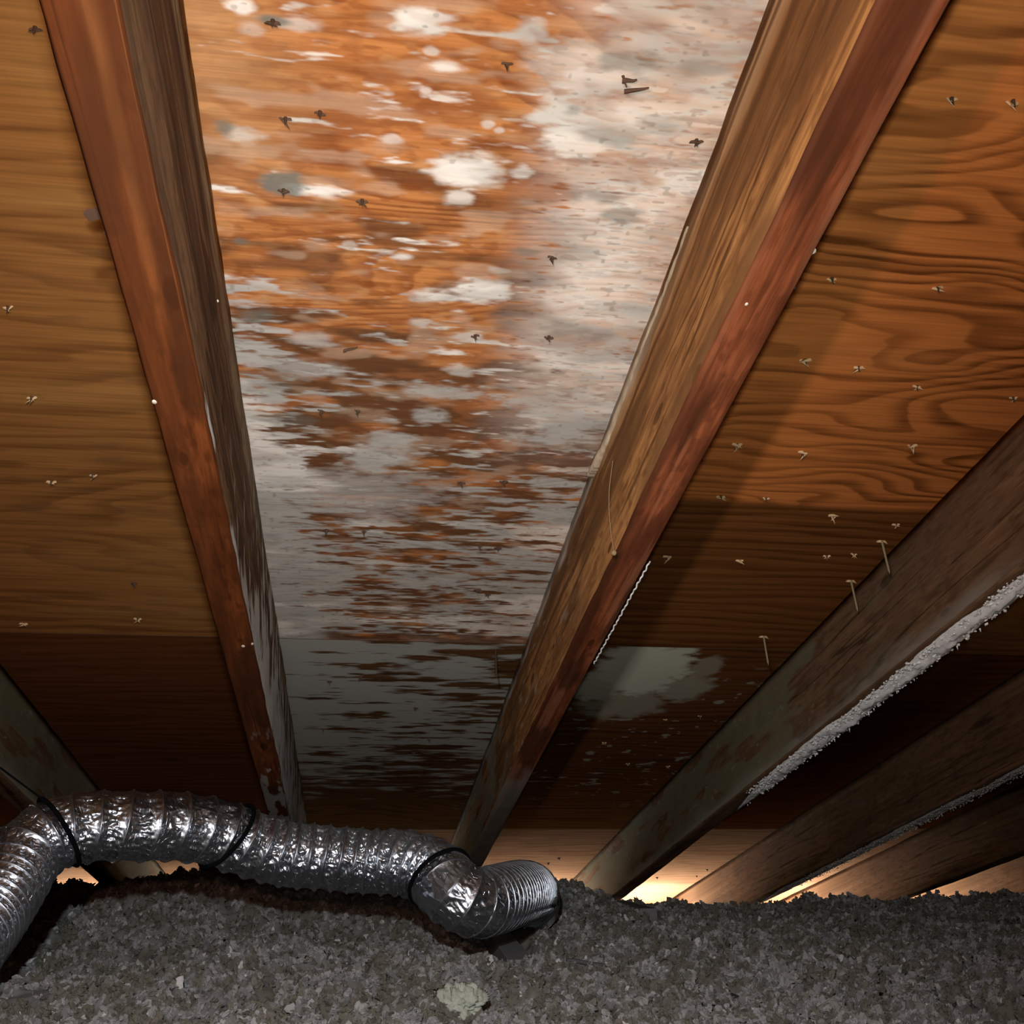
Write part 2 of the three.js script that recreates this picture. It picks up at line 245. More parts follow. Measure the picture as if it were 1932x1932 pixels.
// ---------------------------------------------------------------- rafters
const SEG = [RIDGE_T]; for (let t = -1.4; t < 0.1; t += 0.2) SEG.push(t); for (let t = 0.1; t < 2.6; t += 0.012) SEG.push(t); for (let t = 2.6; t < 4.2; t += 0.05) SEG.push(t); SEG.push(4.22);
const ash = (t) => Math.asinh((t - 0.35) / 0.45), A0 = ash(-0.3), A1 = ash(3.2);
const vOf = (t) => Math.min(1, Math.max(0, (ash(t) - A0) / (A1 - A0)));
const tOf = (v) => 0.35 + 0.45 * Math.sinh(lerp(A0, A1, v));
const RH = DECK - RBOT;
function rafterGeo(seed, ragged = 0.0012) {
  const c = 0.0028, w = RW, prof = [];                    // x, b, face, u ; left face 0, bottom 1, right 2, top 3
  const nS = 9, nB = 5;
  for (let i = 0; i <= nS; i++) { const b = lerp(RH, c, i / nS); prof.push([-w, b, 0, b / RH]); }
  for (let i = 0; i <= nB; i++) { const x = lerp(-w + c, w - c, i / nB); prof.push([x, 0, 1, (x + w) / (2 * w)]); }
  for (let i = 0; i <= nS; i++) { const b = lerp(c, RH, i / nS); prof.push([w, b, 2, b / RH]); }
  const faces = [[], [], [], []], P = [], U = [];
  const n = prof.length, put = (p, t) => {
    const wob = ragged * 2 * (fb(t * 5 + seed, p[0] * 60 + p[1] * 30 + seed) - 0.5), wob2 = ragged * 1.6 * (fb(t * 26 + seed * 3, p[0] * 90 + p[1] * 60) - 0.5);
    const top = p[1] > RH - 1e-6;
    P.push(p[0] + (p[2] !== 1 ? wob + wob2 * Math.sign(p[0]) : 0), p[1] + (top ? 0 : p[2] === 1 ? wob2 + wob : wob2 * 0.3), -t);
  };
  for (const t of SEG) for (const p of prof) { put(p, t); U.push(p[3], vOf(t)); }
  for (let j = 0; j + 1 < SEG.length; j++) for (let i = 0; i + 1 < n; i++) {
    const a = j * n + i, b = a + 1, d = a + n, e = d + 1;
    const f = prof[i][2] === 0 && prof[i + 1][2] === 1 ? 1 : prof[i][2] === 1 && prof[i + 1][2] === 2 ? 1 : prof[i][2];
    faces[f].push(a, b, e, a, e, d);
  }
  for (let j = 0; j + 1 < SEG.length; j++) { const a = j * n, b = a + n - 1, d = a + n, e = b + n; faces[3].push(b, a, d, b, d, e); }
  for (const j of [0, SEG.length - 1]) for (let i = 1; i + 1 < n; i++) faces[3].push(j * n, j * n + i, j * n + i + 1);
  const g = new THREE.BufferGeometry(); g.setAttribute('position', new THREE.Float32BufferAttribute(P, 3)); g.setAttribute('uv', new THREE.Float32BufferAttribute(U, 2));
  let s = 0; const I = []; faces.forEach((f, k) => { for (const v of f) I.push(v); g.addGroup(s, f.length, k); s += f.length; }); g.setIndex(I);
  g.computeVertexNormals();
  return g;
}
// sawn lumber: grain running along t; a = metres across the face
const KNOTS = [[0.03, 0.52, 0.006, 0.018], [0.085, 0.83, 0.007, 0.02], [0.05, 1.22, 0.006, 0.02], [0.012, 0.72, 0.004, 0.012], [0.11, 0.42, 0.005, 0.014], [0.02, 1.5, 0.006, 0.02]];
function sawn(a, t, o) {
  let bend = 0, knot = 0;
  for (const [ka, kt, ra, rt] of KNOTS) { const u = (a - ((ka * (1 + (o.seed % 1))) % 0.139)) / ra, v = (t - kt - (o.seed % 3) * 0.13) / rt, e = u * u + v * v; if (e < 20) { bend += 1.6 * Math.exp(-e * 0.35) * Math.sign(u + 1e-6); knot = Math.max(knot, 1 - ss(0.5, 1.1, e)); } }
  const f = a * o.lines + bend + o.amp * fb(a * 18 + o.seed, t * 1.3 + o.seed) + 0.5 * vn(a * 300, t * 9 + o.seed);
  const w = f - Math.floor(f), line = ss(0.3, 0.9, w) * (1 - ss(0.92, 1, w));
  const streak = fb(a * 240 + o.seed, t * 13), blotch = fb(a * 34 + o.seed * 2, t * 11 + 3), wide = fb(a * 55 + o.seed * 5, t * 4.5 + o.seed), rough = fb(a * 130 + 4, t * 52 + o.seed);
  let c = mix3(o.light, o.dark, Math.min(1, line * 0.3 + ss(0.45, 0.8, streak) * 0.4 + ss(0.42, 0.68, wide) * 0.45));
  c = mix3(c, o.stain, ss(0.46, 0.7, blotch) * 0.75);
  c = mix3(c, o.dark, ss(0.55, 0.78, rough) * 0.6); c = mix3(c, [o.dark[0] * 0.5, o.dark[1] * 0.5, o.dark[2] * 0.5], knot * 0.8);
  const crack = ss(0.035, 0.012, Math.abs(fb(a * 60 + o.seed, t * 2.1) - 0.5)) * ss(0.52, 0.66, vn(a * 22 + 3, t * 3.1 + o.seed)); c = mix3(c, [o.dark[0] * 0.3, o.dark[1] * 0.3, o.dark[2] * 0.3], crack * 0.7);
  const br = 0.78 + 0.44 * vn(a * 900, t * 60) * (0.6 + 0.4 * vn(a * 300, t * 160)); return [c[0] * br, c[1] * br, c[2] * br];
}
const faceTex = (W, H, across, fn) => texMat(tex(W, H, (u, v) => fn(u * across, tOf(v))), 0.85);
const OLD_WOOD = { light: [0.205, 0.115, 0.061], dark: [0.10, 0.054, 0.028], stain: [0.155, 0.085, 0.05] };      // the weathered wood that most rafters share
// first near rafter: orange underside, grey-brown weathered side with pale mildew towards the eaves
const r1Bottom = faceTex(192, 2048, 2 * RW, (a, t) => {
  let c = sawn(a, t, { seed: 3.1, lines: 90, amp: 3, light: [0.205, 0.056, 0.015], dark: [0.07, 0.019, 0.0055], stain: [0.10, 0.028, 0.008] });
  const split = 0.017 + 0.006 * (vn(t * 3, 1.5) - 0.5) * 2;
  c = mix3(c, mix3([0.085, 0.026, 0.009], c, 0.35), ss(split + 0.002, split - 0.003, a) * 0.8);
  c = mix3(c, [0.32, 0.125, 0.04], ss(0.030, 0.026, a) * ss(0.018, 0.022, a) * ss(0.62, 0.3, t) * 0.55);
  c = mix3(c, [0.055, 0.018, 0.007], ss(0.5, 0.68, fb(a * 40 + 3, t * 5 + 8)) * 0.75);
  const m = ss(0.5, 0.62, fb(a * 90 + 8, t * 22) + 0.3 * (ss(1.62, 1.78, t) - 0.7)); c = mix3(c, [0.33, 0.31, 0.28], m * ss(1.35, 1.6, t) * 0.85);
  return c;
});
const r1Right = faceTex(320, 2048, RH, (a, t) => {
  let c = sawn(a, t, { seed: 7.7, lines: 60, amp: 3, ...OLD_WOOD });
  const edge = ss(0.104, 0.112, a + 0.006 * (vn(t * 6, 9) - 0.5)); c = mix3(c, sawn(a, t, { seed: 9.2, lines: 260, amp: 1.5, light: [0.31, 0.22, 0.135], dark: [0.15, 0.1, 0.055], stain: [0.24, 0.16, 0.09] }), edge * 0.85);
  c = mix3(c, [0.06, 0.03, 0.018], ss(0.62, 0.7, fb(a * 60, t * 2.2 + 6)) * 0.6 * (1 - edge));
  // mildew streaks running slantwise across the grain
  const sl = fb((a * 1.0 + t * 0.55) * 120 + 3, (a - t) * 16), rise = ss(0.8, 1.3, t), band = ss(0.004 + 0.12 * rise, -0.004 + 0.03 * rise, a);
  const m = ss(0.42, 0.62, sl + 0.20 * (rise - 0.5) + 0.3 * (band - 0.6)) * ss(0.62, 0.95, t) * (0.35 + 0.65 * rise);
  c = mix3(c, [0.66, 0.64, 0.62], Math.min(1, m * 1.05));
  const patch = Math.max(blots([[0.004, 0.70, 0.007, 0.035, 1], [0.006, 0.905, 0.008, 0.045, 0.9], [0.02, 1.36, 0.016, 0.10, 1], [0.045, 1.5, 0.02, 0.12, 0.8]], a, t, (fb(a * 200, t * 40) - 0.5) * 1.2, 0.3)); c = mix3(c, [0.68, 0.66, 0.65], patch * 0.85);
  return c;
});
// second near rafter: tan bright side, red-brown underside
const r2Left = faceTex(320, 2048, RH, (a, t) => {
  let c = sawn(a, t, { seed: 13.3, lines: 55, amp: 4, light: [0.44, 0.21, 0.075], dark: [0.18, 0.073, 0.025], stain: [0.26, 0.115, 0.043] });
  c = mix3(c, [0.52, 0.33, 0.18], ss(0.098, 0.122, a + 0.02 * (fb(t * 7, 4) - 0.5)) * ss(1.0, 0.7, t) * 0.7);
  c = mix3(c, [0.10, 0.042, 0.018], ss(0.63, 0.70, fb(a * 75 + 30, t * 1.9 + 2)) * 0.75);
  c = mix3(c, [0.13, 0.06, 0.024], ss(0.48, 0.6, fb(a * 26 + 6, t * 3.4 + 11)) * 0.7);
  const m = ss(0.118, 0.13, a + 0.02 * (fb(t * 16, a * 60 + 5) - 0.5)) * ss(0.62, 0.85, t + 0.1 * (vn(t * 20, 5) - 0.5)); c = mix3(c, [0.58, 0.53, 0.46], m * 0.75);
  const fl = ss(0.70, 0.80, fb(a * 130 + 8, t * 22 + 60)) * ss(0.95, 1.3, t); c = mix3(c, [0.38, 0.34, 0.26], fl * 0.6);
  const low = ss(0.48, 0.62, fb(a * 34 + 12, t * 9) + 0.25 * ss(1.5, 2.2, t) - 0.1) * ss(1.5, 1.9, t); c = mix3(c, [0.24, 0.225, 0.165], low * 0.7);
  return c;
});
const r2Bottom = faceTex(192, 2048, 2 * RW, (a, t) => {
  let c = sawn(a, t, { seed: 17.9, lines: 80, amp: 4, light: [0.285, 0.082, 0.032], dark: [0.12, 0.032, 0.012], stain: [0.15, 0.04, 0.016] });
  c = mix3(c, [0.08, 0.022, 0.01], ss(0.60, 0.74, fb(a * 60, t * 7 + 15)) * 0.6);
  c = mix3(c, [0.36, 0.14, 0.07], ss(0.6, 0.75, fb(a * 110 + 4, t * 3 + 9)) * 0.4);
  c = mix3(c, [0.05, 0.016, 0.007], ss(0.5, 0.68, fb(a * 50 + 7, t * 6 + 3)) * 0.75);
  const low = ss(1.55, 1.75, t + 0.2 * (fb(a * 60, t * 12) - 0.5)); c = mix3(c, [0.26, 0.25, 0.21], low * 0.6);
  return c;
});
const darkSide = faceTex(256, 1400, RH, (a, t) => {
  let c = sawn(a, t, { seed: 23.3, lines: 50, amp: 3, ...OLD_WOOD });
  const g = ss(0.48, 0.6, fb(a * 40, t * 7 + 3) + 0.22 * ss(1.1, 1.7, t) - 0.06) * ss(0.95, 1.5, t); c = mix3(c, [0.17, 0.155, 0.095], g * 0.8);
  const fl = ss(0.76, 0.84, fb(a * 120, t * 46 + 5)) * ss(1.2, 1.6, t); c = mix3(c, [0.30, 0.28, 0.19], fl * 0.55);
  const dust = ss(0.03, 0.0, a + 0.03 * (fb(t * 14, a * 70) - 0.5)) * ss(0.8, 1.0, t); c = mix3(c, [0.33, 0.31, 0.26], dust * 0.55);
  return c;
});
const darkBottom = faceTex(128, 1024, 2 * RW, (a, t) => sawn(a, t, { seed: 29.1, lines: 70, amp: 3, ...OLD_WOOD }));
const eaveSide = faceTex(192, 900, RH, (a, t) => sawn(a, t, { seed: 33, lines: 50, amp: 3, ...OLD_WOOD }));
const rafterLabels = [
  'old dark wooden rafter out past the left gable bay', 'old dark wooden rafter beyond the cobwebbed dark rafter', 'dark rafter with grimy olive fuzz above the bend of the foil duct',
  'orange brown rafter with grey weathered side streaked by pale mildew', 'tan and reddish rafter with a torn splinter and a fine white cobweb thread', 'dark rafter with a thick pale crust of dust along its underside',
  'dark rafter with a thin even line of grey dust on its underside', 'plain dark rafter lit orange only at its tail by the eaves'];
const rafters = RAFTER_X.map((x, i) => {
  const m = i === 3 ? [darkSide, r1Bottom, r1Right, plyEdge] : i === 4 ? [r2Left, r2Bottom, r1Right, plyEdge] : i >= 6 ? [eaveSide, darkBottom, eaveSide, plyEdge] : [darkSide, darkBottom, darkSide, plyEdge];
  const o = mesh('rafter', rafterGeo(i * 3.7 + 1, i === 3 || i === 4 ? 0.0013 : 0.0016), m, scene);
  o.position.copy(RF(x, RBOT, 0)); o.rotation.x = -PITCH;
  tag(o, rafterLabels[i] ?? ['dim rafter just past the plain rafter with the orange tail','dim rafter second past the plain rafter with the orange tail','dim rafter third past the plain rafter with the orange tail','outermost dim rafter beside the right gable wall'][i - 8], 'rafter', 'rafters'); return o;
});
// ---- parts on rafters (local: x from the rafter's centre, y up from its underside, z = -t)
function lumpStrip(t0, t1, wide, thick, seed, dens = 0.006, endFade = 0.25) { // lumpy dust crust hanging under a rafter's underside
  const n = Math.round((t1 - t0) / dens), m = 12, P = [], I = [];
  for (let j = 0; j <= n; j++) {
    const t = lerp(t0, t1, j / n), fade = Math.min(1, ss(0, endFade, t - t0) + 0.15) * Math.min(1, ss(0, endFade * 1.6, t1 - t));
    const l = lerp(RW, -RW * wide, (0.55 + 0.45 * fb(t * 9 + seed, 2.2)) * fade), r = RW + 0.004 * fade * (0.3 + fb(t * 40 + seed, 7.1));
    for (let i = 0; i <= m; i++) {
      const s = i / m, x = lerp(l, r, s) + 0.0016 * (vn(t * 260 + seed, i * 1.7) - 0.5), dome = Math.pow(Math.sin(Math.PI * Math.min(0.999, Math.max(0.001, s))), 0.6);
      P.push(x, 0.0015 - fade * dome * thick * (0.35 + 1.1 * fb(t * 30 + seed, s * 3 + 1) + 0.7 * (vn(t * 190, s * 9 + seed) - 0.35)), -t);
    }
  }
  for (let j = 0; j < n; j++) for (let i = 0; i < m; i++) { const a = j * (m + 1) + i, b = a + 1, c = a + m + 1, d = c + 1; I.push(a, d, b, a, c, d); }
  const g = new THREE.BufferGeometry(); g.setAttribute('position', new THREE.Float32BufferAttribute(P, 3)); g.setIndex(I); g.computeVertexNormals(); return g;
}
const dustMat = mat([0.80, 0.79, 0.78], 1, { side: THREE.DoubleSide }), dustMat2 = mat([0.46, 0.455, 0.43], 1, { side: THREE.DoubleSide });
function tube(pts, r, seg = 40, rad = 6) { return new THREE.TubeGeometry(new THREE.CatmullRomCurve3(pts.map((p) => new THREE.Vector3(...p))), seg, r, rad); }
mesh('dust_crust', lumpStrip(0.55, 2.0, 0.9, 0.0075, 5), dustMat, rafters[5]).userData.label = 'thick pale crust of clinging dust';
mesh('dust_crust', lumpStrip(0.9, 3.1, 0.75, 0.0045, 15), dustMat2, rafters[6]).userData.label = 'thin grey line of clinging dust';
{ // crumbs of dust stuck all over both crusts
  const crumbs = (o, t0, t1, n, m, size, seed) => { const r = rng(seed), l = []; for (let i = 0; i < n; i++) { const t = lerp(t0, t1, r()), g = new THREE.OctahedronGeometry(size * (0.5 + r()), 0); g.rotateX(r() * 6).rotateZ(r() * 6).scale(1, 0.8, 1.5); g.translate(RW * (1.1 - 1.9 * r()), -0.002 - 0.004 * r(), -t); l.push(g); } mesh('dust_crumbs', mergeGeometries(l), m, o).userData.kind = 'stuff'; };
  crumbs(rafters[5], 0.6, 1.75, 1500, dustMat, 0.0017, 41); crumbs(rafters[6], 1.0, 2.7, 1100, dustMat2, 0.0015, 43);
}
{ // dust flecks hanging from the crust of the thick one
  const l = []; for (let i = 0; i < 26; i++) { const t = 0.85 + R0() * 1.0, len = 0.002 + R0() * R0() * 0.009; l.push(new THREE.ConeGeometry(0.0012, len, 5).rotateX(Math.PI).translate(RW + 0.001 - R0() * 0.006, -0.004 - len / 2, -t)); }
  mesh('hanging_dust', mergeGeometries(l), dustMat, rafters[5]).userData.kind = 'stuff'; }
{ // torn strip on the tan rafter's side near the deck, with its ragged foot
  
  const P = [], I = [], Cc = []; const n = 110;
  for (let j = 0; j <= n; j++) {
    const t = lerp(0.56, 0.93, j / n), grow = ss(0.56, 0.86, t), lift = 0.0004 + 0.007 * Math.pow(ss(0.78, 0.93, t), 2), h = 0.010 * grow * (j > n - 9 ? (n - j + 1) / 10 * (0.5 + vn(j * 1.7, 4)) : 1) * (0.75 + 0.5 * vn(t * 70, 2)) + 0.0006, yy = RH - 0.010 - 0.003 * vn(t * 14, 3) - 0.004 * ss(0.8, 0.93, t) + 0.001 * vn(t * 160, 9);
    P.push(-RW - lift, yy + h * 0.5, -t, -RW - lift - 0.0012 * vn(t * 90, 1) - 0.0004, yy, -t, -RW - lift, yy - h * 0.5, -t, -RW + 0.003, yy - h * 0.4, -t, -RW + 0.003, yy + h * 0.4, -t);
    for (let i = 0; i < 5; i++) { const b = 0.55 + 0.6 * vn(t * 40 + i * 3.7, i * 5.1) + 0.25 * vn(t * 220, i * 9.3); Cc.push(0.40 * b, 0.30 * b, 0.20 * b); }
  }
  for (let j = 0; j < n; j++) for (let i = 0; i < 5; i++) { const a = j * 5 + i, b = j * 5 + (i + 1) % 5; I.push(a, b, b + 5, a, b + 5, a + 5); }
  const e = n * 5; I.push(e, e + 1, e + 2, e, e + 2, e + 3, e, e + 3, e + 4);
  const g = new THREE.BufferGeometry(); g.setAttribute('position', new THREE.Float32BufferAttribute(P, 3)); g.setAttribute('color', new THREE.Float32BufferAttribute(Cc, 3)); g.setIndex(I); g.computeVertexNormals();
  mesh('torn_splinter', g, mat([1, 1, 1], 0.9, { side: THREE.DoubleSide, vertexColors: true }), rafters[4]).userData.label = 'pale torn splinter of wood lifting off the side';
  mesh('cobweb_thread', mergeGeometries([tube([[-RW - 0.003, 0.085, -0.835], [-RW - 0.006, 0.055, -0.85], [-RW - 0.005, 0.02, -0.86], [-RW - 0.003, -0.004, -0.862]], 0.0004, 24, 5), new THREE.SphereGeometry(0.0028, 10, 8).translate(-RW - 0.003, -0.004, -0.863)]), mat([0.22, 0.14, 0.07], 0.9), rafters[4]);
  const pts = []; for (let j = 0; j <= 60; j++) { const t = lerp(0.885, 1.16, j / 60); pts.push([RW + 0.001 + 0.0006 * Math.sin(j * 2.1), -0.0008 + 0.0006 * Math.sin(j * 1.3), -t]); }
  mesh('cobweb_thread', tube(pts, 0.0009, 180, 6), mat([0.85, 0.84, 0.8], 0.9), rafters[4]).userData.label = 'fine white cobweb thread along the lower edge';
}
{ // tiny paint specks and nail heads on the orange rafter and the tan one
  const speck = mat([0.6, 0.52, 0.42], 0.8);
  const dot = (o, x, y, t, r, m = speck) => mesh('nail_head', new THREE.SphereGeometry(r, 10, 6).scale(1, 0.5, 1.4).translate(x, y, -t), m, o);
  dot(rafters[3], -RW + 0.0025, -0.0002, 0.655, 0.0019); dot(rafters[3], RW - 0.012, -0.0002, 1.13, 0.0022); dot(rafters[3], RW - 0.002, 0.001, 1.125, 0.0022); dot(rafters[3], RW + 0.0006, 0.098, 0.65, 0.0012);
  dot(rafters[4], RW - 0.001, 0.003, 0.455, 0.0019); dot(rafters[4], -RW + 0.009, 0, 0.505, 0.0012); dot(rafters[4], RW - 0.0005, 0.004, 0.49, 0.0014, mat([0.3, 0.38, 0.4], 0.5));
  const chip = mesh('wood_chip', mergeGeometries([new THREE.BoxGeometry(0.016, 0.004, 0.006).rotateY(-0.5).rotateZ(-0.2).translate(-RW - 0.010, 0.026, -0.492), new THREE.BoxGeometry(0.012, 0.002, 0.003).rotateY(-0.5).translate(-RW - 0.001, 0.02, -0.500)]), splDark, rafters[3]); chip.userData.label = 'small dark chip of wood sticking out';
}

// ---------------------------------------------------------------- the rest of the attic shell and the eaves
const FLOOR_Y = 0.42, WALL_Z = -3.32;
kind(mesh('floor', box(-3.2, 5.2, FLOOR_Y - 0.02, FLOOR_Y, WALL_Z - 0.1, 6.5), mat([0.5, 0.48, 0.45], 0.95), scene), 'structure', 'ceiling board below the loose insulation');
kind(mesh('wall_front', box(-3.2, 5.2, -2.2, FLOOR_Y - 0.02, WALL_Z - 0.12, WALL_Z - 0.01), mat([0.55, 0.4, 0.3], 0.9), scene), 'structure', 'outer house wall below the eaves');
const ridge = RF(0, DECK + 0.03, RIDGE_T);
{ // opposite roof slope and gables
  const len = 6.3, back = kind(mesh('ceiling', new THREE.BoxGeometry(8.6, 0.03, len).translate(0, 0.0, len / 2), mat([0.24, 0.12, 0.05], 0.9), scene), 'structure', 'opposite slope of the roof deck behind the ridge');
  back.position.set(1.0, ridge.y, ridge.z - 0.01); back.rotation.x = PITCH;
  const gable = (x) => { const s = new THREE.Shape(); s.moveTo(-3.6, FLOOR_Y - 0.02); s.lineTo(7.2, FLOOR_Y - 0.02); s.lineTo(ridge.z, ridge.y + 0.05); s.lineTo(-3.6, RF(0, DECK + 0.02, 3.6).y); s.closePath(); return new THREE.ExtrudeGeometry(s, { depth: 0.06, bevelEnabled: false }).rotateY(-Math.PI / 2).translate(x, 0, 0); };
  kind(mesh('wall_left', gable(-3.2), mat([0.2, 0.1, 0.05], 0.9), scene), 'structure', 'left gable wall of the attic'); kind(mesh('wall_right', gable(5.26), mat([0.2, 0.1, 0.05], 0.9), scene), 'structure', 'right gable wall of the attic');
}
kind(mesh('trim_1', box(-3.3, 5.3, 0.20, 0.44, -4.36, -4.335), mat([0.7, 0.68, 0.64], 0.6), scene), 'structure', 'fascia board closing the rafter tails');
kind(mesh('trim_2', box(-3.3, 5.3, 0.27, 0.285, -4.335, -3.76), mat([0.7, 0.68, 0.64], 0.6), scene), 'structure', 'soffit board outside with an open vent slot beside the wall');
kind(mesh('ground', new THREE.PlaneGeometry(60, 40).rotateX(-Math.PI / 2).translate(1, -2.2, -3.7 - 20), mat([0.58, 0.49, 0.41], 0.95), scene), 'structure', 'pale paved ground outside below the eaves');

// ---------------------------------------------------------------- loose insulation
const PROF = [[-9, 0.80], [0.9, 0.80], [1.3, 0.80], [1.7, 0.785], [2.2, 0.752], [2.6, 0.705], [2.84, 0.668], [2.95, 0.622], [3.07, 0.53], [3.22, 0.45], [3.7, 0.43]];
function prof(D) { for (let i = 1; i < PROF.length; i++) if (D <= PROF[i][0]) { const [a, b] = PROF[i - 1], [c, d] = PROF[i]; return lerp(b, d, ss(0, 1, (D - a) / (c - a)) * 0.35 + 0.65 * (D - a) / (c - a)); } return 0.43; }
const HUMPS = [ // x, D, rx, rD, height
  [-0.36, 1.47, 0.10, 0.07, 0.018], [-0.50, 1.62, 0.13, 0.07, -0.035], [-0.42, 1.80, 0.14, 0.12, -0.03], [-0.27, 2.42, 0.32, 0.30, 0.105], [0.10, 2.45, 0.22, 0.28, 0.06], [-0.85, 2.5, 0.22, 0.3, 0.075], [0.04, 1.98, 0.12, 0.10, -0.02], [0.16, 1.85, 0.06, 0.12, -0.012], [0.252, 1.80, 0.045, 0.13, -0.046], [0.46, 2.5, 0.12, 0.3, 0.055], [0.625, 2.35, 0.045, 0.18, -0.045], [0.52, 2.75, 0.09, 0.2, 0.02],
  [0.93, 2.75, 0.16, 0.25, -0.022], [1.36, 2.75, 0.16, 0.22, -0.024], [1.14, 2.6, 0.08, 0.25, 0.02], [1.6, 2.5, 0.3, 0.35, 0.015], [1.3, 2.1, 0.25, 0.15, -0.02], [0.52, 1.42, 0.035, 0.12, -0.014], [0.8, 1.7, 0.2, 0.1, -0.012], [0.35, 1.35, 0.2, 0.1, -0.008]];
function insul(x, D) {
  let h = prof(D);
  for (const [cx, cd, rx, rd, a] of HUMPS) { const u = (x - cx) / rx, v = (D - cd) / rd, e = u * u + v * v; if (e < 6) h += a * Math.exp(-e); }
  h += 0.020 * (fb(x * 5 + 40, D * 5) - 0.5) + 0.016 * (fb(x * 19, D * 19 + 7) - 0.5);
  return h;
}
const smoothPatch = (x, D) => { const u = (x + 0.335) * 0.9 + (D - 1.5) * 0.42, v = (D - 1.5) * 0.9 - (x + 0.335) * 0.42; return ss(1.15, 0.8, Math.hypot(u / 0.115, v / 0.042) + 0.5 * (fb(x * 40, D * 40) - 0.5)); };
const tufts = (x, D) => fb(x * 34 + 70, D * 34) * 0.62 + fb(x * 85 + 8, D * 85) * 0.38;
const pale = (x, D) => ss(0.45, 0.55, fb(x * 84 + 210, D * 100 + 40) * 0.6 + fb(x * 26 + 31, D * 32 + 12) * 0.4);       // clustered noise mask between a light grey and a brownish grey tone      // where the fluff bunches up
function fine(x, D) { const s = 1 - 0.85 * smoothPatch(x, D); return s * (0.075 * (tufts(x, D) - 0.5) + 0.005 * (vn(x * 160 + 3, D * 160) - 0.5)); }
const insulation = kind(group('loose_insulation'), 'stuff', 'grey clumpy loose-fill cellulose insulation covering the attic floor'); insulation.userData.category = 'insulation';
{
  const xs = [-3.19], ds = [-3.0];
  for (let x = -2.9; x < -1.75; x += 0.1) xs.push(x); for (let x = -1.75; x < 2.6; x += 0.0052) xs.push(x); for (let x = 2.6; x < 5.19; x += 0.1) xs.push(x); xs.push(5.19);
  for (let d = -2.5; d < 1.0; d += 0.12) ds.push(d); for (let d = 1.0; d < 3.3; d += 0.0048) ds.push(d); ds.push(3.32);
  const nx = xs.length, P = new Float32Array(nx * ds.length * 3), C = new Float32Array(nx * ds.length * 3), I = new Uint32Array((nx - 1) * (ds.length - 1) * 6);
  let k = 0; for (const d of ds) for (const x of xs) {
    const f = fine(x, d), sp = smoothPatch(x, d); P[k] = x; P[k + 1] = insul(x, d) + f; P[k + 2] = -d;
    const pl = Math.max(sp, pale(x, d)); C[k] = lerp(0.15, 0.2, pl); C[k + 1] = lerp(0.14, 0.2, pl); C[k + 2] = lerp(0.115, 0.2, pl); k += 3;
  }
  k = 0; for (let j = 0; j + 1 < ds.length; j++) for (let i = 0; i + 1 < nx; i++) { const a = j * nx + i, b = a + 1, c = a + nx, e = c + 1; I[k++] = a; I[k++] = b; I[k++] = e; I[k++] = a; I[k++] = e; I[k++] = c; }
  const g = new THREE.BufferGeometry(); g.setAttribute('position', new THREE.BufferAttribute(P, 3)); g.setAttribute('color', new THREE.BufferAttribute(C, 3)); g.setIndex(new THREE.BufferAttribute(I, 1)); g.computeVertexNormals();
  const o = mesh('insulation_bed', g, new THREE.MeshStandardMaterial({ vertexColors: true, roughness: 1 }), insulation); o.userData.kind = 'stuff';
  // fluffy flakes on top
  const kinds = [0, 1, 2].map((s) => { const ic = new THREE.IcosahedronGeometry(1, 1), p = ic.attributes.position; for (let i = 0; i < p.count; i++) { const v = new THREE.Vector3().fromBufferAttribute(p, i), m = 0.35 + 1.25 * vn(v.x * 3.1 + s * 9 + 20, v.y * 3.1 + v.z * 2.7 + 20); v.multiplyScalar(m); p.setXYZ(i, v.x * 1.25, v.y * 0.5, v.z); } ic.computeVertexNormals(); return ic; });
  const r = rng(99), lists = [[], [], []], dm = new THREE.Object3D(), col = new THREE.Color();
  for (let n = 0; n < 270000; n++) {
    const d = 1.12 + Math.pow(r(), 1.25) * 2.05, half = 0.62 * d + 0.12, x = 0.14 * d + (r() * 2 - 1) * half; const pick = r(), a = r(), b = r(), c = r(), s1 = r(), s2 = r();
    const dens = tufts(x, d) + 0.12 * (fb(x * 9 + 8, d * 9) - 0.5); if (dens < 0.46 || x < -1.7 || x > 2.55) continue;
    if (pick < 0.9 * smoothPatch(x, d)) continue;
    const size = (0.0017 + 0.0034 * s1 * s1) * (0.75 + 0.14 * d);
    dm.position.set(x, insul(x, d) + fine(x, d) + size * 0.35, -d); dm.rotation.set(a * 6.28, b * 6.28, c * 6.28); dm.scale.set(size * (0.8 + s2 * 0.6), size * (0.7 + a * 0.5), size * (0.8 + b * 0.5)); dm.updateMatrix();
    const pl = pale(x + 0.004 * (a - 0.5), d + 0.004 * (b - 0.5)), lt = 0.20 + 0.20 * c, br = 0.8 + 0.4 * c, tone = s2 > 0.991 ? [0.6, 0.6, 0.6] : [lerp(0.155 * br, lt, pl), lerp(0.145 * br, lt, pl), lerp(0.118 * br, lt, pl)]; lists[n % 3].push([dm.matrix.clone(), tone]);
  }
  lists.forEach((l, i) => { const im = new THREE.InstancedMesh(kinds[i], new THREE.MeshStandardMaterial({ color: 0xffffff, roughness: 0.95 }), l.length); im.name = 'insulation_flakes'; im.userData.kind = 'stuff'; im.castShadow = im.receiveShadow = true; l.forEach(([m, t], k2) => { im.setMatrixAt(k2, m); im.setColorAt(k2, col.setRGB(...t)); }); insulation.add(im); });
}
